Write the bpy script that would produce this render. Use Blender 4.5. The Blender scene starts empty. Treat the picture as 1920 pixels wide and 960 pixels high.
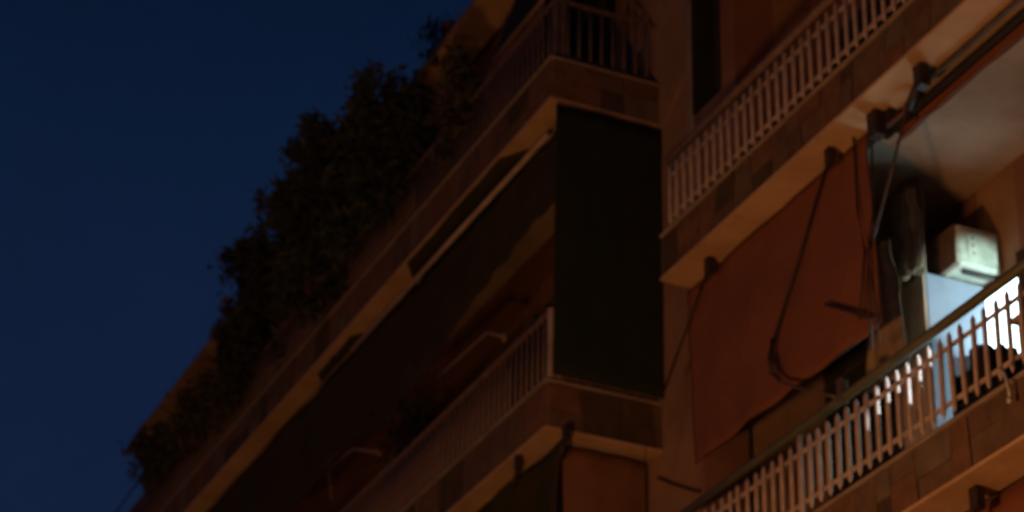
import bpy, math, random
from mathutils import Vector, Matrix, noise
random.seed(7)
S = bpy.context.scene
COL = S.collection

# ------------------------------------------------------------------ camera
FPX, PITCH, ROLL, AZ = 4539.0, 0.50257, 0.02416, 0.41504
fw = Vector((math.cos(PITCH)*math.sin(AZ), math.cos(PITCH)*math.cos(AZ), math.sin(PITCH)))
r0 = Vector((math.cos(AZ), -math.sin(AZ), 0)); u0 = r0.cross(fw)
rt = r0*math.cos(ROLL) + u0*math.sin(ROLL); up = -r0*math.sin(ROLL) + u0*math.cos(ROLL)
cam_pos = Vector((0, 0, 1.6))
cd = bpy.data.cameras.new('camera'); cam = bpy.data.objects.new('camera', cd); COL.objects.link(cam)
M = Matrix((rt, up, -fw)).transposed().to_4x4(); M.translation = cam_pos
cam.matrix_world = M
cd.sensor_width = 36; cd.lens = 36*FPX/1920; cd.clip_start = .1; cd.clip_end = 3000
cd.dof.use_dof = True; cd.dof.focus_distance = 7.0; cd.dof.aperture_fstop = 4.0   # the phone missed focus a little
S.camera = cam

# ------------------------------------------------------------------ night sky
W = bpy.data.worlds.new('World'); S.world = W; W.use_nodes = True
nt = W.node_tree; bg = nt.nodes['Background']
tc = nt.nodes.new('ShaderNodeTexCoord'); sp = nt.nodes.new('ShaderNodeSeparateXYZ'); rp = nt.nodes.new('ShaderNodeValToRGB')
nt.links.new(tc.outputs['Generated'], sp.inputs[0]); nt.links.new(sp.outputs['Z'], rp.inputs[0]); 
sn = nt.nodes.new('ShaderNodeTexNoise'); sn.inputs['Scale'].default_value = 5; sn.inputs['Detail'].default_value = 12; sn.inputs['Roughness'].default_value = .75
nt.links.new(tc.outputs['Generated'], sn.inputs['Vector'])
mr = nt.nodes.new('ShaderNodeMapRange'); mr.inputs[1].default_value = .3; mr.inputs[2].default_value = .7; mr.inputs[3].default_value = .86; mr.inputs[4].default_value = 1.14
nt.links.new(sn.outputs['Fac'], mr.inputs[0])
vm = nt.nodes.new('ShaderNodeVectorMath'); vm.operation = 'SCALE'
nt.links.new(rp.outputs[0], vm.inputs[0]); nt.links.new(mr.outputs[0], vm.inputs['Scale']); nt.links.new(vm.outputs[0], bg.inputs[0])
e = rp.color_ramp.elements
e[0].position = 0.0; e[0].color = (.0085, .0155, .045, 1)
e[1].position = 1.0; e[1].color = (.0011, .0055, .018, 1)
a = e.new(.40); a.color = (.0056, .0130, .0415, 1)
a = e.new(.58); a.color = (.0026, .0092, .0285, 1)
bg.inputs[1].default_value = 1.0
S.view_settings.view_transform = 'Standard'; S.view_settings.look = 'None'
S.view_settings.exposure = 0; S.view_settings.gamma = 1
S.cycles.max_bounces = 5; S.cycles.use_denoising = True

# ------------------------------------------------------------------ materials
def mat(name, c1, c2=None, scale=3.0, rough=.8, metal=0, bump=.15, detail=5, spread=(.35, .65), coat=0, bscale=None):
    m = bpy.data.materials.new(name); m.use_nodes = True
    n, l = m.node_tree.nodes, m.node_tree.links
    b = n['Principled BSDF']; b.inputs['Roughness'].default_value = rough; b.inputs['Metallic'].default_value = metal
    c2 = c2 or tuple(v*.7 for v in c1)
    t = n.new('ShaderNodeTexCoord'); ns = n.new('ShaderNodeTexNoise'); ns.inputs['Scale'].default_value = scale
    ns.inputs['Detail'].default_value = detail; ns.inputs['Roughness'].default_value = .62
    l.new(t.outputs['Object'], ns.inputs['Vector'])
    r = n.new('ShaderNodeValToRGB'); l.new(ns.outputs['Fac'], r.inputs[0]); l.new(r.outputs[0], b.inputs['Base Color'])
    r.color_ramp.elements[0].position, r.color_ramp.elements[1].position = spread
    r.color_ramp.elements[0].color = (*c1, 1); r.color_ramp.elements[1].color = (*c2, 1)
    if bump:
        n2 = n.new('ShaderNodeTexNoise'); n2.inputs['Scale'].default_value = bscale or scale*6; n2.inputs['Detail'].default_value = 6
        l.new(t.outputs['Object'], n2.inputs['Vector'])
        bp = n.new('ShaderNodeBump'); bp.inputs['Strength'].default_value = bump; bp.inputs['Distance'].default_value = .03
        l.new(n2.outputs['Fac'], bp.inputs['Height']); l.new(bp.outputs[0], b.inputs['Normal'])
    return m
def emis(name, c, s, c2=None, scale=2):
    m = mat(name, (.6, .62, .65), rough=.3, bump=0)
    b = m.node_tree.nodes['Principled BSDF']
    b.inputs['Emission Color'].default_value = (*c, 1); b.inputs['Emission Strength'].default_value = s
    return m
MT = dict(
    stucco=mat('stucco', (.40, .25, .16), (.28, .165, .10), 1.3, .9, bump=.3),
    stucco_red=mat('stucco_red', (.30, .155, .11), (.20, .095, .07), 1.0, .9, bump=.3),
    soffit=mat('soffit_paint', (.62, .43, .28), (.46, .30, .18), 1.8, .85, bump=.25),
    ceiling=mat('ceiling_paint', (.56, .46, .37), (.27, .20, .14), .9, .9, bump=.3, spread=(.3, .7)),
    concrete=mat('concrete', (.30, .24, .19), (.20, .15, .12), 3, .9, bump=.3),
    ledge=mat('stone_ledge', (.34, .27, .21), (.24, .18, .14), 5, .6),
    stone_a=mat('stone_brown', (.18, .118, .078), (.125, .08, .052), 6, .5),
    stone_b=mat('stone_grey', (.19, .145, .105), (.12, .09, .07), 5, .45),
    stone_c=mat('stone_rust', (.21, .115, .068), (.14, .075, .045), 7, .5),
    stone_d=mat('stone_dark', (.105, .072, .047), (.07, .05, .032), 6, .5),
    stone_e=mat('stone_plum', (.16, .10, .07), (.11, .07, .05), 6, .5),
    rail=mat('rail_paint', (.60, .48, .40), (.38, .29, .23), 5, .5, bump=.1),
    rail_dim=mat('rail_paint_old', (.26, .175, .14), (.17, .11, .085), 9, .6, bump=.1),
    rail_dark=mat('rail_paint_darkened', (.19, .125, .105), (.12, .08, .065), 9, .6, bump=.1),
    bar_green=mat('green_bar', (.12, .115, .065), (.06, .07, .035), 4, .5, bump=.1),
    steel=mat('galvanised', (.15, .115, .085), (.08, .06, .045), 8, .5, .3, bump=.1),
    dark_metal=mat('dark_metal', (.035, .022, .016), None, 6, .55),
    red_cloth=mat('red_awning_cloth', (.245, .095, .058), (.175, .068, .043), 2.4, .95, bump=.2, spread=(.25, .75)),
    red_cloth2=mat('dull_red_cloth', (.15, .055, .035), (.10, .038, .026), 1.6, .95, bump=.2),
    rust_cloth=mat('rust_cloth', (.26, .13, .08), (.17, .085, .055), 1.4, .95, bump=.2),
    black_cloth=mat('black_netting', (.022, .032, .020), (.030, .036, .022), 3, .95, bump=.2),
    green_cloth=mat('dark_green_cloth', (.036, .036, .018), (.055, .042, .022), 2, .95, bump=.2),
    brown_cloth=mat('brown_windbreak', (.30, .19, .13), (.20, .125, .09), 1.2, .95, bump=.25),
    plum_cloth=mat('plum_windbreak', (.13, .10, .14), (.09, .06, .08), 1.2, .95, bump=.25),
    beige_cloth=mat('beige_cloth', (.42, .32, .22), (.25, .18, .12), 4, .95, bump=.3),
    grey_cloth=mat('grey_cloth', (.42, .31, .21), (.20, .15, .10), 4, .95, bump=.3),
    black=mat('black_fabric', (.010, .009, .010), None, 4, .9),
    front_warm=mat('cupboard_front_warm', (.66, .46, .33), (.52, .36, .25), 2, .6, bump=.1),
    white_pl=mat('white_plastic', (.64, .68, .55), (.42, .47, .38), 12, .45, bump=.12, detail=8),
    side_cool=mat('cupboard_side_cool', (.27, .30, .37), (.21, .24, .31), 3, .6, bump=.1),
    glass_dark=mat('dark_glass', (.010, .012, .010), None, 2, .12, bump=0),
    frame=mat('window_frame', (.20, .13, .09), None, 5, .5),
    shutter=mat('dark_shutter', (.03, .032, .02), None, 5, .7),
    leaf_a=mat('leaf_green', (.050, .062, .020), (.030, .042, .014), 4, .7, bump=0),
    leaf_b=mat('leaf_olive', (.075, .062, .024), (.045, .04, .016), 4, .7, bump=0),
    leaf_c=mat('leaf_dark', (.028, .036, .018), (.02, .024, .012), 4, .7, bump=0),
    stem=mat('stem', (.06, .04, .025), None, 8, .9),
    pot=mat('terracotta', (.30, .11, .06), (.22, .08, .045), 6, .8),
    asphalt=mat('asphalt', (.05, .05, .05), (.035, .035, .035), 4, .9),
    pave=mat('pavement', (.22, .20, .18), (.16, .15, .13), 3, .9),
    kerb=mat('kerb', (.30, .28, .26), None, 4, .9),
    door_glow=emis('lit_door_glass', (.62, .93, 1.0), 4.6),
    lamp_glow=emis('lamp_glass', (1.0, .45, .12), 4),
)

for k, m_ in MT.items():
    if k.startswith('stone') or k in ('concrete', 'stucco', 'stucco_red', 'soffit', 'ceiling') or k.endswith('cloth'):
        b_ = m_.node_tree.nodes['Principled BSDF']; b_.inputs['Roughness'].default_value = .95; b_.inputs['Specular IOR Level'].default_value = .12

# ------------------------------------------------------------------ mesh helpers
class MB:
    def __init__(s): s.v = []; s.f = []
    def box(s, x0, x1, y0, y1, z0, z1):
        o = len(s.v)
        s.v += [(x, y, z) for z in (z0, z1) for y in (y0, y1) for x in (x0, x1)]
        s.f += [tuple(o+i for i in q) for q in ((0, 2, 3, 1), (4, 5, 7, 6), (0, 1, 5, 4), (2, 6, 7, 3), (0, 4, 6, 2), (1, 3, 7, 5))]
        return s
    def tube(s, pts, r, n=8, r1=None):
        pts = [Vector(p) for p in pts]; k = len(pts); rings = []
        for i, p in enumerate(pts):
            d = (pts[min(i+1, k-1)] - pts[max(i-1, 0)]).normalized()
            a = d.cross(Vector((0, 0, 1)));
            if a.length < .05: a = d.cross(Vector((1, 0, 0)))
            a.normalize(); b = d.cross(a)
            rr = r if r1 is None else r + (r1-r)*i/(k-1)
            o = len(s.v); rings.append(o)
            for j in range(n):
                t = 2*math.pi*j/n; s.v.append(tuple(p + a*rr*math.cos(t) + b*rr*math.sin(t)))
        for a, b in zip(rings, rings[1:]):
            for j in range(n): s.f.append((a+j, a+(j+1) % n, b+(j+1) % n, b+j))
        s.f.append(tuple(rings[0]+j for j in range(n))[::-1]); s.f.append(tuple(rings[-1]+j for j in range(n)))
        return s
    def lathe(s, cx, cy, prof, n=16):
        o0 = len(s.v)
        for z, r in prof:
            for j in range(n):
                t = 2*math.pi*j/n; s.v.append((cx+r*math.cos(t), cy+r*math.sin(t), z))
        for i in range(len(prof)-1):
            for j in range(n):
                s.f.append((o0+i*n+j, o0+i*n+(j+1) % n, o0+(i+1)*n+(j+1) % n, o0+(i+1)*n+j))
        s.f.append(tuple(o0+j for j in range(n))[::-1]); s.f.append(tuple(o0+(len(prof)-1)*n+j for j in range(n)))
        return s
    def grid(s, fn, nu, nv, th=(0, 0, 0)):
        """cloth: fn(u,v)->point; th = thickness vector, gives a closed two-sided sheet"""
        th = Vector(th); o = len(s.v)
        for side in (0, 1):
            for i in range(nu+1):
                for j in range(nv+1): s.v.append(tuple(Vector(fn(i/nu, j/nv)) + th*side))
        N = (nu+1)*(nv+1); ix = lambda sd, i, j: o+sd*N+i*(nv+1)+j
        for i in range(nu):
            for j in range(nv):
                s.f.append((ix(0, i, j), ix(0, i+1, j), ix(0, i+1, j+1), ix(0, i, j+1)))
                s.f.append((ix(1, i, j), ix(1, i, j+1), ix(1, i+1, j+1), ix(1, i+1, j)))
        for i in range(nu):
            for j in (0, nv): s.f.append((ix(0, i, j), ix(1, i, j), ix(1, i+1, j), ix(0, i+1, j)))
        for j in range(nv):
            for i in (0, nu): s.f.append((ix(0, i, j), ix(0, i, j+1), ix(1, i, j+1), ix(1, i, j)))
        return s
    def prism(s, poly, d):
        """poly: list of 3d points (convex), extruded along d"""
        o = len(s.v); n = len(poly); d = Vector(d)
        s.v += [tuple(p) for p in poly] + [tuple(Vector(p)+d) for p in poly]
        s.f.append(tuple(range(o, o+n))); s.f.append(tuple(range(o+n, o+2*n))[::-1])
        for i in range(n): s.f.append((o+i, o+(i+1) % n, o+n+(i+1) % n, o+n+i))
        return s
    def mesh(s, name, m, smooth=False, bevel=0):
        me = bpy.data.meshes.new(name); me.from_pydata(s.v, [], s.f); me.materials.append(MT[m] if isinstance(m, str) else m)
        import bmesh
        bm = bmesh.new(); bm.from_mesh(me)
        if bevel: bmesh.ops.bevel(bm, geom=bm.edges[:], offset=bevel, segments=1, affect='EDGES')
        bmesh.ops.recalc_face_normals(bm, faces=bm.faces); bm.to_mesh(me); bm.free()
        if smooth:
            for p in me.polygons: p.use_smooth = True
        return me
    def build(s, name, m, parent=None, smooth=False, bevel=0):
        return link(name, s.mesh(name, m, smooth, bevel), parent)
def link(name, me, parent=None, loc=None):
    o = bpy.data.objects.new(name, me); COL.objects.link(o)
    if loc: o.location = loc
    if parent:
        o.parent = parent
        pl = Vector((0, 0, 0)); q = parent
        while q: pl += q.location; q = q.parent
        o.location = Vector(loc or (0, 0, 0)) - pl      # coordinates are written in world space
    return o
def thing(name, label, cat, loc=(0, 0, 0), group=None):
    o = bpy.data.objects.new(name, None); COL.objects.link(o); o.location = loc; o.empty_display_size = .2
    o['label'] = label; o['category'] = cat
    if group: o['group'] = group
    return o
def tag(o, label, cat, group=None):
    o['label'] = label; o['category'] = cat
    if group: o['group'] = group
    return o
def nz(x, y, z=0, k=1): return noise.noise(Vector((x*k, y*k, z*k)))
def at(axis, val, x, y):
    """the point of a world plane that a direction of the photograph meets (layout measuring)"""
    d = fw*FPX + rt*(x-960) - up*(y-480)
    return cam_pos + d*((val-cam_pos[axis])/d[axis])

XL, XR = 7.24, 7.58          # front planes of the two rows of balconies
YL, YR = 15.67, 14.33        # where the left row starts and the right row ends
WL, WR = 8.25, 8.95          # house walls behind them
YE = 30.8                    # far end of the building
FH = 3.05
ZL = [6.52, 9.57, 12.62]; ZR = [4.225, 7.275, 10.33, 13.38]

# ------------------------------------------------------------------ ground
g = MB().box(-600, 600, -600, 900, -.3, 0).build('ground', 'asphalt'); g['kind'] = 'structure'
pv = MB().box(4.6, 7.9, -30, 60, 0.004, .13).build('pavement', 'pave'); pv['kind'] = 'structure'
kb = MB().box(4.45, 4.597, -30, 60, 0.004, .14).build('kerb', 'kerb'); kb['kind'] = 'structure'

# ------------------------------------------------------------------ building
B = thing('apartment_building', 'ochre plastered apartment block with stacked railed balconies seen from the street at night', 'apartment block', (8.9, 20, 0))
# walls, as storey blocks with openings left between them
def wall(x0, x1, y0, y1, z0, z1, m='stucco'): return MB().box(x0, x1, y0, y1, z0, z1).build('wall', m, B)
wall(WL, 12, YL+.9, YE, 0.14, 15.85, 'stucco_red')
wall(WL, 12, 15.16, YL+.897, 0.14, 15.85)                # the plain pier between the rows
wall(WL, 8.62, YR, 15.157, 0.14, 12.35)
wall(8.623, 12, YR, 15.157, 0.14, 17)
wall(WL, 8.62, YR, 14.56, 12.353, 17, 'stucco_red')      # beside the dark upper opening
wall(WL, 8.62, 15.03, 15.157, 12.353, 17)
wall(WR+.0, 12, 12.2, YR-.003, 0.14, 17, 'stucco_red')
wall(WR+.0, 12, 2, 11.74, 0.14, 17, 'stucco_red')
wall(WR+.0, 12, 11.743, 12.197, 9.53, 17, 'stucco')
wall(WR+.0, 12, 11.743, 12.197, 0.14, 7.42, 'stucco')
MB().box(WL-.03, WL+.2, 15.03, 15.13, 9.6, 17).build('downpipe', 'ledge', B, bevel=.02)
# dark upper opening
w = MB().box(8.45, 8.61, 14.563, 15.027, 12.36, 16.9).build('window', 'glass_dark', B)
MB().box(WL-.02, 8.44, 14.565, 14.61, 12.36, 16.9).build('frame', 'shutter', w)
MB().box(WL-.02, 8.44, 14.975, 15.025, 12.36, 16.9).build('frame', 'shutter', w)
for k in range(8):
    MB().box(8.40, 8.445, 14.62, 14.965, 12.45+k*.5, 12.49+k*.5).build('glazing_bar', 'shutter', w)
# windows and doors in the left wall
def opening(y0, y1, z0, z1, x, m='shutter', n=12):
    f = MB().box(x-.05, x-.002, y0, y1, z0, z1).build('window', 'frame', B)
    k = int((z1-z0-.1)/.16)
    for i in range(k):
        MB().box(x-.075, x-.053, y0+.06, y1-.06, z0+.07+i*.16, z0+.20+i*.16).build('shutter_slat', m, f)
for zb in (6.66, 9.71, 12.76):
    for y in (17.4, 20.6, 24.2, 27.6): opening(y, y+1.25, zb+.02, zb+2.2, WL)
opening(12.6, 14.25, 7.5, 9.9, WR); opening(12.9, 13.9, 10.5, 12.7, WR); opening(9.6, 10.8, 10.5, 12.7, WR)  # first opening added dark, standing in for the shaded wall below the awning

STONES = ['stone_a', 'stone_b', 'stone_c', 'stone_d', 'stone_e', 'stone_a', 'stone_c']
def curb_tiles(par, fixed, c0, c1, z0, z1, axis, name='stone_slab', big=.34, rnd=None):
    """irregular slabs of stone on the curb; axis 1: face looks along -X, running in Y; axis 0: face looks along -Y"""
    rnd = rnd or random.Random(int(c0*100)+int(z0*10))
    c = c0; lean = 0
    while c < c1-.02:
        wd = min(rnd.uniform(.6, 1.5)*big, c1-c); nl = rnd.uniform(-.07, .07) if c+wd < c1-.02 else 0
        split = rnd.random() < .45
        zs = [z0, z0+(z1-z0)*rnd.uniform(.35, .65), z1] if split else [z0, z1]
        H = z1-z0
        for a, b in zip(zs, zs[1:]):
            j = .007; pr = rnd.uniform(.012, .022)
            L = lambda z: c + lean*(z-z0)/H + j
            R = lambda z: c+wd + nl*(z-z0)/H - j
            pts = [(L(a+j), a+j), (R(a+j), a+j), (R(b-j), b-j), (L(b-j), b-j)]
            if axis == 1: poly = [(fixed, p, q) for p, q in pts]; d = (-pr, 0, 0)
            else: poly = [(p, fixed, q) for p, q in pts]; d = (0, -pr, 0)
            MB().prism(poly, d).build(name, rnd.choice(STONES), par, bevel=.004)
        c += wd; lean = nl

def picket_mesh(z0, z1, r, m, tip=.035):
    b = MB(); n = 7; rings = [(z0, r*.15), (z0+tip, r), (z1-tip, r), (z1, r*.15)]
    b.lathe(0, 0, [(z-z0, q) for z, q in rings], n)
    return b.mesh('picket', m, True)

def balcony_right(zb, y0, y1, rail=True, fine=True):
    s = MB().box(XR+.10, WR-.003, y0, y1, zb, zb+.14)
    s = s.build('balcony', 'ceiling', B)
    MB().box(XR, XR+.097, y0, y1, zb-.004, zb+.34).build('curb', 'concrete', s)
    MB().box(XR+.1, WR-.003, y1, y1+.06, zb, zb+.34).build('curb', 'concrete', s)
    MB().box(XR-.03, XR+.27, y0, y1+.01, zb-.03, zb-.006).build('soffit_band', 'soffit', s)
    MB().box(XR-.035, XR+.115, y0, y1+.015, zb+.343, zb+.372).build('ledge', 'ledge', s, bevel=.008)
    if fine: curb_tiles(s, XR-.001, y0, y1, zb, zb+.335, 1, big=.27)
    if rail:
        m = 'rail'
        pm = picket_mesh(zb+.44, zb+.975, .0165, m)
        y = y1-.06
        while y > y0:
            rr = random.uniform(-.004, .004)
            p = link('picket', pm, s, (XR+.03+rr, y+rr, zb+.44+rr)); y -= .1175
            p.rotation_euler = (random.uniform(-.012, .012), random.uniform(-.01, .01), 0)
        MB().box(XR+.041, XR+.053, y0, y1, zb+.875, zb+.903).build('cross_rail', m, s)
        MB().box(XR+.041, XR+.053, y0, y1, zb+.515, zb+.543).build('cross_rail', m, s)
        for y in (y1-.03, y1-1.75, y1-4.36):
            if y > y0: MB().tube([(XR+.075, y, zb+.374), (XR+.075, y, zb+1.05)], .022).build('post', m, s, True)
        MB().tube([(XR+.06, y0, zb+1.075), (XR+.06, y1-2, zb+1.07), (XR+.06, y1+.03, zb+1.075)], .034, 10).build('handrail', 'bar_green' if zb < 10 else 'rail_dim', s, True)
    return s
def balcony_left(zb, rail=True, y1=YE, tiles_to=24):
    s = MB().box(XL+.10, WL-.003, YL+.1, y1, zb, zb+.14).build('balcony', 'ceiling', B)
    MB().box(XL, XL+.097, YL, y1, zb-.004, zb+.385).build('curb', 'concrete', s)
    MB().box(XL+.1, WL+.01, YL, YL+.097, zb-.004, zb+.385).build('curb', 'concrete', s)
    MB().box(XL-.03, XL+.17, YL-.03, y1, zb-.03, zb-.006).build('soffit_band', 'soffit', s)
    MB().box(XL+.173, WL-.003, YL-.03, YL+.10, zb-.03, zb-.006).build('soffit_band', 'soffit', s)
    MB().box(XL-.035, XL+.115, YL+.12, y1, zb+.388, zb+.412).build('ledge', 'ledge', s, bevel=.006)
    MB().box(XL-.035, WL-.003, YL-.035, YL+.117, zb+.388, zb+.412).build('ledge', 'ledge', s, bevel=.006)
    curb_tiles(s, XL-.001, YL, tiles_to, zb, zb+.38, 1); curb_tiles(s, YL-.001, XL, WL, zb, zb+.38, 0)
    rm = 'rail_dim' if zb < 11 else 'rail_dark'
    if rail:
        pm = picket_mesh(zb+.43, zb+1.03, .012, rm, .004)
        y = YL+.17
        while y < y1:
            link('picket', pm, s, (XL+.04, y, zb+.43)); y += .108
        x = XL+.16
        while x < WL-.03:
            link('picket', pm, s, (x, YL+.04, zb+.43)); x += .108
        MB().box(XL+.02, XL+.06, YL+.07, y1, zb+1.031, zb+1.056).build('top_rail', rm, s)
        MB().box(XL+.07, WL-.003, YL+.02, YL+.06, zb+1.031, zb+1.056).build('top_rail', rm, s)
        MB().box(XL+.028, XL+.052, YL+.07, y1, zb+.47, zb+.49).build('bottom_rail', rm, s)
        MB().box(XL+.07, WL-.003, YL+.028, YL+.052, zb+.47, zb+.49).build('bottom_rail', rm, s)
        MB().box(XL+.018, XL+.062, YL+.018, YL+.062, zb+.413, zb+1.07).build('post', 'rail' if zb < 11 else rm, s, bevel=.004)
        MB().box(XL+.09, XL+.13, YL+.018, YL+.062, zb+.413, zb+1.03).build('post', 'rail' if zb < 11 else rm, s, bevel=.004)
    return s
balcony_right(ZR[3], 3, YR, False, False); balcony_right(ZR[2], 6.5, YR); balcony_right(ZR[1], 6.5, YR); balcony_right(ZR[0], 3, YR, False, False)
balcony_left(ZL[2], tiles_to=30.6); balcony_left(ZL[1], tiles_to=22); balcony_left(ZL[0], rail=False, tiles_to=15.8)
# top slab over the left row
rf = MB().box(7.9, 12.2, 17.2, YE+.1, 15.68, 15.80).build('roof_slab', 'ceiling', B)
MB().box(7.78, 7.897, 17.2, YE+.1, 15.65, 15.74).build('roof_edge', 'concrete', rf)
MB().box(7.76, 8.15, 17.2, YE+.12, 15.62, 15.645).build('soffit_band', 'soffit', rf)

# lit balcony door with its open leaf
door = MB().box(8.945, 8.948, 11.75, 12.20, 7.45, 9.52).build('door', 'door_glow', B)
MB().box(8.925, 8.944, 12.19, 12.215, 7.45, 9.525).build('frame', 'frame', door)
MB().box(8.925, 8.944, 11.735, 11.765, 7.45, 9.525).build('frame', 'frame', door)
MB().box(8.925, 8.944, 11.767, 12.188, 9.495, 9.525).build('frame', 'frame', door)
dc2 = MB().grid(lambda u, v: (8.90+.02*math.sin(u*14), 11.74-u*.8, 9.6-2.1*v), 24, 8, (.01, 0, 0)).build('door_curtain', 'red_cloth2', None, True)
tag(dc2, 'dark red curtain at the right edge of the bright door', 'curtain')

# ------------------------------------------------------------------ awnings
def sheet(name, fn, m, par, nu=30, nv=30, th=(.012, 0, 0)): return MB().grid(fn, nu, nv, th).build(name, m, par, True)
A = thing('awning', 'wide red cloth awning hanging down under the upper right balcony', 'awning', (7.8, 13.2, 10.3), 'awnings hung from the balcony slabs')
def red(u, v):
    y = 14.37 - u*2.56; z = 10.285 - v*(1.43+.03*nz(u*5, 3))
    return (7.80+.03*v*v+.012*math.sin(u*26+v*2)*v+.02*nz(u*4, v*3)+.006*nz(u*30, v*14), y, z)
sheet('cloth', red, 'red_cloth', A, 60, 24)
MB().tube([(7.84, 14.28, 10.24), (7.84, 11.8, 10.24)], .035).build('roller', 'dark_metal', A, True)
MB().tube([(7.865, 14.22, 8.90), (7.865, 11.95, 8.87)], .014).build('weight_bar', 'dark_metal', A, True)
def bracket(x, y, z, s=1, par=A):
    MB().box(x-.03*s, x+.03*s, y-.035*s, y+.035*s, z-.13*s, z-.002).build('bracket', 'dark_metal', par, bevel=.006)
def arm(pts, r, par, m='dark_metal', name='arm'): return MB().tube(pts, r).build(name, m, par, True)
T = lambda a, v, x, y: tuple(at(a, v, x, y))
zb = ZR[2]
for (x, y, s) in ((1330, 488, 1.0), (1556, 283, 1.0)):
    p = at(2, zb-.05, x, y); bracket(p.x, p.y, zb-.03, s)
arm([T(0, 7.775, 1556, 292), T(0, 7.77, 1500, 478), T(0, 7.76, 1450, 640)], .012, A)
arm([T(0, 7.76, 1450, 636), T(0, 7.75, 1444, 668), T(0, 7.74, 1449, 700)], .022, A)
arm([T(0, 7.75, 1449, 698), T(0, 7.72, 1462, 716), T(0, 7.68, 1500, 728), T(0, 7.62, 1566, 744)], .012, A, 'steel')
arm([T(0, 7.76, 1446, 660), T(0, 7.76, 1458, 690), T(0, 7.75, 1464, 716)], .006, A)
arm([T(0, 7.775, 1331, 494), T(0, 7.775, 1288, 615), T(0, 7.775, 1243, 738)], .011, A)
MB().box(7.60, 7.66, T(0, 7.6, 1572, 740)[1]-.03, T(0, 7.6, 1572, 740)[1]+.03, 8.30, 8.47).build('clamp', 'steel', A, bevel=.006)
# second awning, rolled up, on the right: roller, hanging folds and bracket arms
A2 = thing('awning', 'rolled-up dark awning with heavy brackets at the slab edge on the right', 'awning', (7.85, 10.5, 10.3), 'awnings hung from the balcony slabs')
MB().tube([(7.90, 11.72, 10.245), (7.90, 7, 10.245)], .035, 12).build('roller', 'dark_metal', A2, True)
def fold(u, v): return (7.96+.05*math.sin(v*4), 11.70-u*4.6, 10.29-.13*v-.02*nz(u*20, v))
sheet('cloth', fold, 'red_cloth', A2, 40, 6)
MB().tube([(7.80, 11.05, 10.27), (7.80, 7, 10.27)], .02).build('weight_bar', 'steel', A2, True)
for (x, y, s) in ((1642, 218, 1.5), (1668, 212, .9), (1727, 130, 1.3)):
    p = at(2, zb-.06, x, y); bracket(p.x, p.y, zb-.03, s, A2)
arm([T(0, 7.80, 1727, 140), T(0, 7.80, 1716, 170), T(0, 7.80, 1702, 205)], .030, A2)
arm([T(0, 7.80, 1662, 238), T(0, 7.80, 1700, 205)], .016, A2, 'red_cloth2')
arm([T(0, 7.80, 1700, 205), T(0, 7.82, 1668, 335), T(0, 7.82, 1628, 480), T(0, 7.82, 1640, 560), T(0, 7.80, 1648, 640)], .010, A2, 'steel', 'cord')
arm([T(0, 7.77, 1600, 250), T(0, 7.77, 1608, 395), T(0, 7.77, 1622, 470), T(0, 7.77, 1612, 600)], .009, A2, 'dark_metal', 'cord')
arm([T(0, 7.78, 1634, 236), T(0, 7.78, 1637, 400), T(0, 7.78, 1628, 470), T(0, 7.78, 1634, 655)], .009, A2, 'dark_metal', 'cord')
arm([T(0, 7.77, 1548, 570), T(0, 7.77, 1592, 583), T(0, 7.77, 1632, 598)], .012, A2, 'dark_metal', 'crank')
# lower right awning head, only its bracket and roller show
A3 = thing('awning', 'awning roller and dark bracket under the lowest balcony slab at the right corner', 'awning', (7.85, 10.5, 7.2), 'awnings hung from the balcony slabs')
MB().tube([(7.90, 11.2, 7.19), (7.90, 7, 7.19)], .035, 12).build('roller', 'dark_metal', A3, True)
p = at(2, ZR[1]-.06, 1831, 922); bracket(p.x, p.y, ZR[1]-.03, 1.1, A3)
arm([T(0, 7.7, 1831, 928), T(0, 7.7, 1826, 948), T(0, 7.7, 1818, 1010)], .018, A3)
def red3(u, v): return (7.86+.03*nz(u*5, v*3), 13.9-u*6, 7.23-v*1.3)
sheet('cloth', red3, 'red_cloth', A3, 30, 10)

# left row
A4 = thing('awning', 'long pale awning front bar slung under the upper left balcony', 'awning', (7.4, 18, 12.5), 'awnings hung from the balcony slabs')
MB().tube([T(2, 12.50, 1028, 252), T(2, 12.49, 840, 457), T(2, 12.50, 662, 655)], .026).build('front_bar', 'rail', A4, True)
def dark_strip(y0, y1, w0):
    def f(u, v):
        w = w0*min(1, 9*u+.1, 9*(1-u)+.1)+.012*nz(u*9, y0)
        return (7.395-w*(1-v), y0+u*(y1-y0), 12.575-.03*math.sin(v*3.14)+.008*nz(u*20, v*3))
    return sheet('soffit_strip', f, 'green_cloth', A4, 40, 5, (0, 0, -.01))
dark_strip(16.45, 19.1, .175); dark_strip(20.4, 21.6, .10)  # dark strips added over the soffit band to darken these stretches
def rolled(u, v): return (7.42+.10*v+.03*nz(u*9, v*3), 16.0+u*3.2, 12.52-(.55+.45*u*u)*v-.06*nz(u*12, v*2))
sheet('cloth', rolled, 'green_cloth', A4, 50, 8)
def dark_drop(u, v): return (7.43+.12*v+.04*nz(u*14, v*3), 19.15+u*11.55, 12.56-(.95+.12*math.sin(u*21))*v-.14*nz(u*17, v*2)*v)
sheet('cloth', dark_drop, 'green_cloth', A4, 90, 12)  # long dark drop added to hide the lit ceiling and darken the recess
arm([T(0, 7.6, 960, 352), T(0, 7.6, 915, 430), T(0, 7.6, 892, 478)], .008, A4, 'rail_dim', 'cord')
A5 = thing('awning', 'dark green cloth awning dropping below the lower left balcony edge', 'awning', (7.4, 17, 9.5), 'awnings hung from the balcony slabs')
def green(u, v):
    y = 15.72+u*5.0 + .62*v*(1-u)**2; return (7.41+.10*v+.04*nz(u*7, v*3), y, 9.55-v*1.15-.04*nz(u*6, 1))
sheet('cloth', green, 'green_cloth', A5, 40, 16)
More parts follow.
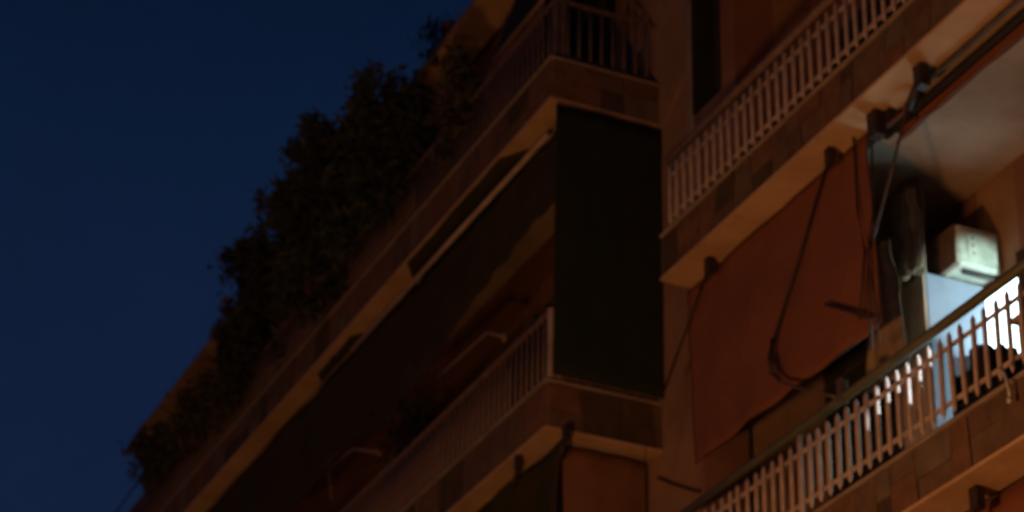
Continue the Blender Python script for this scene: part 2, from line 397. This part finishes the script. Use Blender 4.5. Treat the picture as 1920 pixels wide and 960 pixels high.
for (x, y) in ((1062, 803), (972, 858)):
    p = at(2, ZL[1]-.05, x, y); bracket(p.x, p.y, ZL[1]-.03, .9, A5)
    arm([(p.x, p.y, ZL[1]-.14), (p.x-.01, p.y+.12, ZL[1]-.30)], .016, A5)
arm([T(0, 7.35, 1210, 836), T(0, 7.35, 1211, 880)], .004, A5, 'dark_metal', 'cord')
# awning arms standing over the lower left rail
def arms(label, pts):
    t = thing('drop_arm_frame', label, 'arm frame', pts[0], 'bent drop arms above the lower left railing')
    MB().tube(pts, .016).build('tube', 'rail_dim', t, True)
    MB().tube([Vector(pts[-1])+Vector((0, 0, -.04)), Vector(pts[-1])+Vector((0, 0, .04))], .024).build('hinge', 'rail_dim', t, True)
arms('bent tubular awning arm nearer the lower left balcony corner', [T(0, 7.36, 822, 708), T(0, 7.36, 868, 665), T(0, 7.36, 915, 623), T(0, 7.36, 946, 632)])
arms('bent tubular awning arm at the bottom edge, dropping to a vertical end', [T(0, 7.36, 622, 935), T(0, 7.36, 616, 878), T(0, 7.36, 664, 841), T(0, 7.36, 712, 848)])

# side curtain and other sheets
def side(u, v):
    x = 7.245+u*.985; return (x, 15.585+.003*math.sin(x*21)+.012*nz(x*4, v*3), 12.52-v*2.525+.01*nz(x*5, v))
tag(sheet('curtain', side, 'black_cloth', None, 46, 20, (0, .01, 0)), 'tall black-green sheet hung outside the end railing of the lower left balcony', 'curtain')
def side2(u, v):
    x = 7.47+.16*v*v+u*(.74-.16*v*v); return (x, 15.85+.008*math.sin(x*17)+.02*nz(x*3, v*2), 9.53-v*1.9)
tag(sheet('curtain', side2, 'rust_cloth', None, 40, 20, (0, .01, 0)), 'dull red curtain below the slab of the lower left balcony', 'curtain')
def screen(y0, y1, z0, z1, m, label, sag=.03):
    def f(u, v):
        y = y0+u*(y1-y0); return (XL+.10+.015*math.sin(y*23)*v+.02*nz(y*3, v*3), y, z1-(z1-z0)*v+sag*nz(y*2, 5)*(1-v))
    tag(sheet('privacy_screen', f, m, None, int((y1-y0)*14), 6, (.008, 0, 0)), label, 'privacy screen', 'cloth screens tied behind the railings')
screen(16.6, 23.5, 9.99, 10.55, 'brown_cloth', 'brown cloth screen tied behind the lower left railing')
screen(19.0, 26.8, 13.04, 13.58, 'brown_cloth', 'long brown cloth screen behind the upper left railing under the plants')
screen(26.9, 30.7, 13.04, 13.66, 'plum_cloth', 'greyish purple cloth screen at the far end of the upper left railing')

# ------------------------------------------------------------------ things on the lower right balcony
ac = thing('air_conditioner', 'white box-shaped air conditioner hung high beside the lit door', 'air conditioner', (8.78, 12.2, 9.56))
MB().box(8.585, 8.945, 11.95, 12.48, 9.545, 9.86).build('casing', 'white_pl', ac, bevel=.02)
MB().box(8.571, 8.582, 11.965, 12.47, 9.555, 9.85).build('grille', 'frame', ac)
MB().box(8.66, 8.90, 11.938, 11.948, 9.60, 9.81).build('end_plate', 'white_pl', ac, bevel=.004)
for k in range(3): MB().tube([(8.70, 11.936, 9.64+k*.06), (8.70, 11.93, 9.64+k*.06)], .008, 6).build('screw', 'steel', ac)
for k in range(6): MB().box(8.562, 8.570, 12.03, 12.40, 9.61+k*.032, 9.622+k*.032).build('louvre', 'frame', ac)
MB().box(8.66, 8.93, 12.0, 12.04, 9.52, 9.553).build('bracket', 'dark_metal', ac)
MB().box(8.66, 8.93, 12.36, 12.40, 9.52, 9.553).build('bracket', 'dark_metal', ac)
# hanging laundry / folded cloths to the left of the leaf
def hang(name, label, cat, x0, y0, x1, y1, X, m, grp=None, flare=0):
    a, b = at(0, X, x0, y0), at(0, X, x1, y1)
    yt = (a.y+b.y)/2; hw = abs(a.y-b.y)/2
    def f(u, v):
        w = hw*(1+flare*(v-.5)) ; y = yt + (u-.5)*2*w
        return (X+.018*math.sin(u*15+v*2)+.03*nz(u*3, v*4), y+.03*nz(v*5, u*2), a.z+(b.z-a.z)*v+.05*nz(u*6, 2)*v)
    return tag(sheet(name, f, m, None, 20, 18), label, cat, grp)
hang('hanging_towel', 'dark grey cloth hanging below the ceiling behind the awning cords', 'cloth', 1648, 345, 1735, 560, 8.45, 'grey_cloth')
hang('hanging_towel', 'narrow beige towel hanging in front of the dark grey cloth', 'cloth', 1683, 372, 1722, 500, 8.35, 'beige_cloth', flare=.3)
hang('gathered_curtain', 'gathered brown-grey curtain bundle beside the right edge of the red awning', 'curtain', 1622, 480, 1690, 690, 8.15, 'grey_cloth', flare=.7)
cb = thing('balcony_cupboard', 'tall cupboard under the white air conditioner, its side tinted blue for the cool light', 'cupboard', (8.6, 12.3, 7.415))
MB().box(8.44, 8.92, 12.14, 12.50, 7.416, 9.53).build('carcass', 'side_cool', cb, bevel=.006)  # cool light on this side is put into the blue of the paint
MB().box(8.418, 8.437, 12.145, 12.31, 7.46, 9.52).build('door', 'front_warm', cb, bevel=.005)  # warm lamp light on the doors is put into their brown colour
MB().box(8.418, 8.437, 12.318, 12.495, 7.46, 9.52).build('door', 'front_warm', cb, bevel=.005)
MB().box(8.405, 8.416, 12.29, 12.30, 8.4, 8.55).build('handle', 'dark_metal', cb)
# tables and chairs behind the rail
ch = thing('balcony_chair', 'black balcony chair with clothes over its back, behind the railing under the lit door', 'chair', (7.95, 10.75, 7.415))
zf = 7.415; cx, cy = 7.98, 10.72
MB().box(cx-.22, cx+.22, cy-.22, cy+.22, zf+.42, zf+.46).build('seat', 'black', ch, bevel=.01)
MB().grid(lambda u, v: (cx-.2+.40*u, cy+.24+.04*math.sin(u*9), zf+.80-.45*v+.05*math.sin(u*3.1)), 14, 10, (0, .05, 0)).build('backrest', 'black', ch, True)
for sx in (-.2, .2):
    for sy in (-.2, .2): MB().tube([(cx+sx, cy+sy, zf+.001), (cx+sx, cy+sy, zf+.419)], .014).build('leg', 'dark_metal', ch, True)
def coat(u, v):
    t = u*math.pi; return (cx-.20+.40*u, cy+.06-.10*math.sin(t)+.04*nz(u*7, v*5), zf+.80-.08*abs(u-.4)-.6*v+.05*nz(u*5, v*2))
tag(sheet('draped_coat', coat, 'black', None, 18, 12, (0, .02, 0)), 'black coat draped over the chair back behind the railing', 'coat')
tb = thing('balcony_table', 'small grey-topped table beside the black chair at the right edge', 'table', (7.95, 10.0, 7.415))
MB().box(7.72, 8.25, 9.75, 10.30, zf+.70, zf+.735).build('top', 'grey_cloth', tb, bevel=.006)
for sx in (7.76, 8.21):
    for sy in (9.8, 10.25): MB().tube([(sx, sy, zf+.001), (sx, sy, zf+.699)], .015).build('leg', 'dark_metal', tb, True)
pts = [at(0, 7.50, *p) for p in ((1874, 690), (1884, 703), (1890, 720), (1893, 746))]
tag(MB().tube(pts, .010, 8).build('hook', 'white_pl', None, True), 'curved white plastic hook hanging outside the lowest right railing', 'hook')
MB().tube([pts[3], pts[3]+Vector((0, 0, -.03))], .016, 8).build('tip', 'white_pl', bpy.data.objects['hook'], True)
# pots in shadow on the ledge behind pickets
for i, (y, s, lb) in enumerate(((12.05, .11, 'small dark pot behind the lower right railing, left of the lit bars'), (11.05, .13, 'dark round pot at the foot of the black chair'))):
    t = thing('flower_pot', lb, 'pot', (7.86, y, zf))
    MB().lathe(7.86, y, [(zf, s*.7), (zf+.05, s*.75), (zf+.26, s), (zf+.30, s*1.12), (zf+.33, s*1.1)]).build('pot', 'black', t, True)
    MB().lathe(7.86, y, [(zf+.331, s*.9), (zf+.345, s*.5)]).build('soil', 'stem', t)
# cables
c = MB().tube([at(0, 8.2, 1232, 895), at(0, 8.2, 1262, 908), at(0, 8.2, 1300, 920), at(0, 8.2, 1335, 925)], .009).build('cable', 'dark_metal', None, True)
tag(c, 'dark cable sagging across the plain pier below the lower left slab', 'cable')
c = MB().tube([at(0, 7.2, 215, 965), at(0, 7.2, 250, 915), at(0, 7.2, 292, 868), at(0, 7.2, 330, 835)], .012).build('cable', 'dark_metal', None, True)
tag(c, 'thin dark cable against the sky at the far left end of the railing', 'cable')
c = MB().tube([at(1, YL+.2, 1198, 100), at(1, YL+.2, 1188, 130), at(1, YL+.2, 1177, 160)], .012).build('stick', 'rail_dim', None, True)
tag(c, 'short pale stick leaning inside the upper left balcony end rail', 'stick')
# dark folded awning above the upper left balcony end
A6 = thing('awning', 'dark folded awning cloth over the upper left balcony near its corner', 'awning', (7.6, 16, 14.6), 'awnings hung from the balcony slabs')
def fold6(u, v): return (7.9-.5*v+.05*nz(u*8, v*2), 15.8+u*1.7, 15.6-1.55*v-.1*nz(u*5, v))
sheet('cloth', fold6, 'black_cloth', A6, 20, 14)
MB().tube([(7.40, 15.8, 14.03), (7.40, 17.5, 14.03)], .02).build('front_bar', 'rail_dim', A6, True)
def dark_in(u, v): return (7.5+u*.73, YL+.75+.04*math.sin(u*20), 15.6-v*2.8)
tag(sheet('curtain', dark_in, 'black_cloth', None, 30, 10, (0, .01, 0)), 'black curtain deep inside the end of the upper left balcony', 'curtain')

# ------------------------------------------------------------------ plants on the upper left balcony
def plant(label, y, zt, sp, m, dens=700, xo=0, lean=0, leaf=.07, droop=.5, name='potted_shrub', zlow=13.15):
    rnd = random.Random(int(y*37))
    base = (7.62, y, 12.76); t = thing(name, label, 'shrub', base, 'potted shrubs along the upper left railing')
    MB().lathe(7.62, y, [(12.762, .12), (12.80, .13), (13.02, .17), (13.07, .185), (13.10, .18)]).build('pot', 'pot', t, True)
    H = zt-13.1; clumps = []
    tr = MB()
    for k in range(12):
        a = rnd.uniform(0, 6.28); h = H*rnd.uniform(.45, .96); rr = sp*rnd.uniform(.2, .9)*(1-.3*h/H)
        tip = Vector((7.22+xo+.3*rr*math.cos(a), y+lean*h/H+rr*math.sin(a), 13.1+h))
        mid = (Vector((7.62, y, 13.1))+tip)/2+Vector((0, rnd.uniform(-.1, .1), .1))
        tr.tube([(7.62+rnd.uniform(-.05, .05), y+rnd.uniform(-.05, .05), 13.1), mid, tip], .014, 5, .004)
        for q in range(3):
            f = rnd.uniform(.4, 1.02); clumps.append(((mid.lerp(tip, min(f, 1))), sp*rnd.uniform(.2, .42)))
    for k in range(16):
        zz = zlow + (zt-zlow)*rnd.random()**.8
        clumps.append((Vector((7.12+rnd.uniform(-.1, .15), y+rnd.uniform(-sp, sp), zz)), sp*rnd.uniform(.25, .45)))
    tr.build('stem', 'stem', t)
    lb = MB()
    for k in range(int(dens*2.6)):
        c, r = rnd.choice(clumps)
        p = c + Vector((rnd.gauss(0, .5)*r*.6, rnd.gauss(0, .55)*r, rnd.gauss(0, .5)*r))
        if p.z > zt+.06+.08*nz(p.y*6, p.x): continue
        L = leaf*rnd.uniform(.6, 1.4); d = Vector((rnd.uniform(-1, 1), rnd.uniform(-1, 1), rnd.uniform(-1, .6)-droop*.3)).normalized()
        s = d.cross(Vector((rnd.uniform(-1, 1), rnd.uniform(-1, 1), rnd.uniform(-1, 1)))).normalized()*L*.32
        o = len(lb.v); n = d.cross(s).normalized()*L*.08
        lb.v += [tuple(p-d*L), tuple(p+s+n), tuple(p+d*L), tuple(p-s+n)]
        lb.f.append((o, o+1, o+2, o+3))
    me = bpy.data.meshes.new('foliage'); me.from_pydata(lb.v, [], lb.f); me.materials.append(MT[m])
    f = link('foliage', me, t); f['kind'] = 'stuff'
plant('tufted shrub under the roof slab nearest the balcony corner', 17.7, 14.35, .28, 'leaf_b', 500)
plant('dark rounded shrub with a square top, right of the two tallest plants', 19.2, 14.75, .5, 'leaf_c', 1700, zlow=13.4)
plant('tall dense shrub with a flat top against the sky', 20.35, 15.22, .52, 'leaf_a', 2300, zlow=13.2)
plant('dense dark shrub in the middle of the row of plants', 21.35, 15.3, .55, 'leaf_c', 2300, zlow=13.1)
plant('tall pointed shrub left of the middle of the row', 21.95, 15.72, .45, 'leaf_a', 1900, zlow=13.1)
plant('airy twiggy shrub with sky showing through its twigs', 22.75, 15.55, .5, 'leaf_a', 1100, zlow=13.3)
plant('broad bushy shrub on the outer curve of the plants', 23.65, 15.25, .6, 'leaf_c', 2300, zlow=13.1)
plant('lower brownish shrub ending the thick part of the row', 24.35, 14.6, .45, 'leaf_b', 1100, zlow=13.1)
plant('low olive shrub beneath the far roof slab', 25.6, 14.0, .5, 'leaf_b', 600, zlow=13.5)
plant('small green shrub second from the far left end', 26.9, 14.1, .5, 'leaf_a', 500, zlow=13.6)
plant('small drooping shrub at the far left end of the row', 27.7, 14.45, .3, 'leaf_b', 380, zlow=13.8)
def trailing(label, y, w, n):
    rnd = random.Random(int(y*51)); t = thing('trailing_plant', label, 'plant', (7.95, y, 15.81), 'plants trailing over the top slab')
    MB().lathe(7.95, y, [(15.805, .10), (15.98, .14), (16.0, .15)], 12).build('pot', 'pot', t, True)
    b = MB()
    for k in range(n):
        p = Vector((7.78+rnd.gauss(0, .10), y+rnd.gauss(0, .5)*w, 15.98-.45*rnd.random()**1.5)); L = .055*rnd.uniform(.6, 1.4)
        d = Vector((rnd.uniform(-1, 1), rnd.uniform(-1, 1), rnd.uniform(-1, 1))).normalized(); q = d.orthogonal().normalized()*L*.35
        o = len(b.v); b.v += [tuple(p-d*L), tuple(p+q), tuple(p+d*L), tuple(p-q)]; b.f.append((o, o+1, o+2, o+3))
    me = bpy.data.meshes.new('foliage'); me.from_pydata(b.v, [], b.f); me.materials.append(MT['leaf_c']); f = link('foliage', me, t); f['kind'] = 'stuff'
trailing('small plant trailing over the top slab edge at the top of the picture', 18.2, .22, 300)
trailing('small plant trailing over the top slab edge above the square-topped shrub', 19.7, .22, 300)
# plants inside the lower left balcony, seen above its rail
def low_plant(label, y, zt, sp, m, dens):
    rnd = random.Random(int(y*91)); t = thing('potted_plant', label, 'plant', (7.7, y, 9.71), 'plants on the lower left balcony')
    MB().lathe(7.7, y, [(9.712, .11), (9.95, .16), (9.99, .17)]).build('pot', 'pot', t, True)
    st = MB()
    for k in range(5): st.tube([(7.7, y, 9.99), (7.68+rnd.uniform(-.1, .1), y+rnd.uniform(-sp, sp)*.6, zt-.1)], .01, 5, .003)
    st.build('stem', 'stem', t)
    b = MB()
    for k in range(dens):
        p = Vector((7.6+rnd.gauss(0, .12), y+rnd.gauss(0, .5)*sp, 10.2+(zt-10.2)*rnd.random()**.8)); L = .05*rnd.uniform(.6, 1.5)
        d = Vector((rnd.uniform(-1, 1), rnd.uniform(-1, 1), rnd.uniform(-1, 1))).normalized(); s = d.orthogonal().normalized()*L*.35
        o = len(b.v); b.v += [tuple(p-d*L), tuple(p+s), tuple(p+d*L), tuple(p-s)]; b.f.append((o, o+1, o+2, o+3))
    me = bpy.data.meshes.new('foliage'); me.from_pydata(b.v, [], b.f); me.materials.append(MT[m]); f = link('foliage', me, t); f['kind'] = 'stuff'
low_plant('leafy plant just above the lower left railing corner', 16.35, 10.9, .28, 'leaf_c', 500)

low_plant('dark bush behind the lower left railing, beyond the nearer awning arm', 19.4, 11.4, .5, 'leaf_c', 900)

# ------------------------------------------------------------------ unseen street lamps
def lamp(label, x, y, z, power, foot=None):
    t = thing('unseen_street_lamp', label, 'street lamp', (x+.0, y, .13), 'unseen sodium street lamps')
    MB().lathe(x, y, [(.131, .11), (.5, .10), (.55, .07), (z-.25, .045)], 12).build('post', 'dark_metal', t, True)
    MB().tube([(x, y, z-.27), (x-.2, y, z-.05), (x-1.4, y, z+.02)], .03).build('arm', 'dark_metal', t, True)
    MB().lathe(x-1.5, y, [(z-.30, .05), (z-.28, .17), (z-.05, .20)], 14).build('globe', 'lamp_glow', t, True)
    MB().lathe(x-1.5, y, [(z-.045, .21), (z+.02, .12), (z+.05, .03)], 14).build('cap', 'dark_metal', t, True)
    ld = bpy.data.lights.new('sodium_light', 'POINT'); ld.energy = power; ld.color = (1.0, .41, .13); ld.shadow_soft_size = .22
    lo = bpy.data.objects.new('sodium_light', ld); COL.objects.link(lo); lo.parent = t; lo.location = Vector((x-1.85, y, z-.05))-Vector((x, y, .13))
MB().box(7.86, 8.24, 14.26, 14.31, 7.42, 10.32).build('light_stop', 'stucco_red', bpy.data.objects['apartment_building'])  # unseen panel added to block spill from the balcony spot
lamp('added orange fill lamp on the far pavement across from the nearer balconies', -5.5, 7.5, 5.6, 480)  # fill lamp added to lift the dark faces and recesses
lamp('added orange fill lamp on the far pavement, farther along the street', -5.5, 25, 6.2, 440)  # second fill lamp, added for the same lift farther along
lamp('assumed orange street lamp on the pavement in front of the nearer balconies', 4.95, 9.6, 4.9, 560)  # lamp out of view, assumed from the orange light on the undersides
lamp('assumed orange street lamp farther down the pavement below the left balconies', 4.9, 25.5, 6.2, 65)  # unseen lamp, assumed to keep the far left undersides lit
lamp('added orange street lamp beside the place the photograph was taken from', 4.9, -7.5, 5.2, 60)  # unseen lamp added to light the faces turned along the street

wl = thing('assumed_wall_lamp', 'assumed small cool white lamp on the balcony wall, out of view right of the lit door', 'lamp', (8.95, 9.3, 8.95))  # out-of-view fixture, assumed from the cool light, carries the two added spots
MB().box(8.90, 8.947, 9.2, 9.4, 8.85, 9.05).build('base', 'white_pl', wl, bevel=.01)
MB().box(8.84, 8.897, 9.23, 9.37, 8.88, 9.02).build('diffuser', 'door_glow', wl, bevel=.015)
ld = bpy.data.lights.new('aimed_spot', 'SPOT'); ld.energy = 360; ld.color = (.68, .94, .95); ld.shadow_soft_size = .04; ld.spot_size = math.radians(20); ld.spot_blend = .5  # spot added to light the air conditioner face and cupboard side
lo = bpy.data.objects.new('aimed_spot', ld); COL.objects.link(lo); lo.parent = wl
lo.location = Vector((8.80, 9.42, 8.95))-Vector((8.95, 9.3, 8.95))
lo.rotation_euler = (Vector((8.76, 12.0, 9.35))-Vector((8.8, 9.42, 8.95))).to_track_quat('-Z', 'Y').to_euler()

ld = bpy.data.lights.new('aimed_spot', 'SPOT'); ld.energy = 700; ld.color = (.75, .88, 1.0); ld.shadow_soft_size = .01; ld.spot_size = math.radians(10); ld.spot_blend = .1  # extra narrow spot added to brighten a few railing bars
lo = bpy.data.objects.new('aimed_spot', ld); COL.objects.link(lo); lo.parent = wl
lo.location = Vector((8.80, 9.32, 8.95))-Vector((8.95, 9.3, 8.95))
lo.rotation_euler = (Vector((7.6, 11.24, 8.17))-Vector((8.8, 9.32, 8.95))).to_track_quat('-Z', 'Y').to_euler()
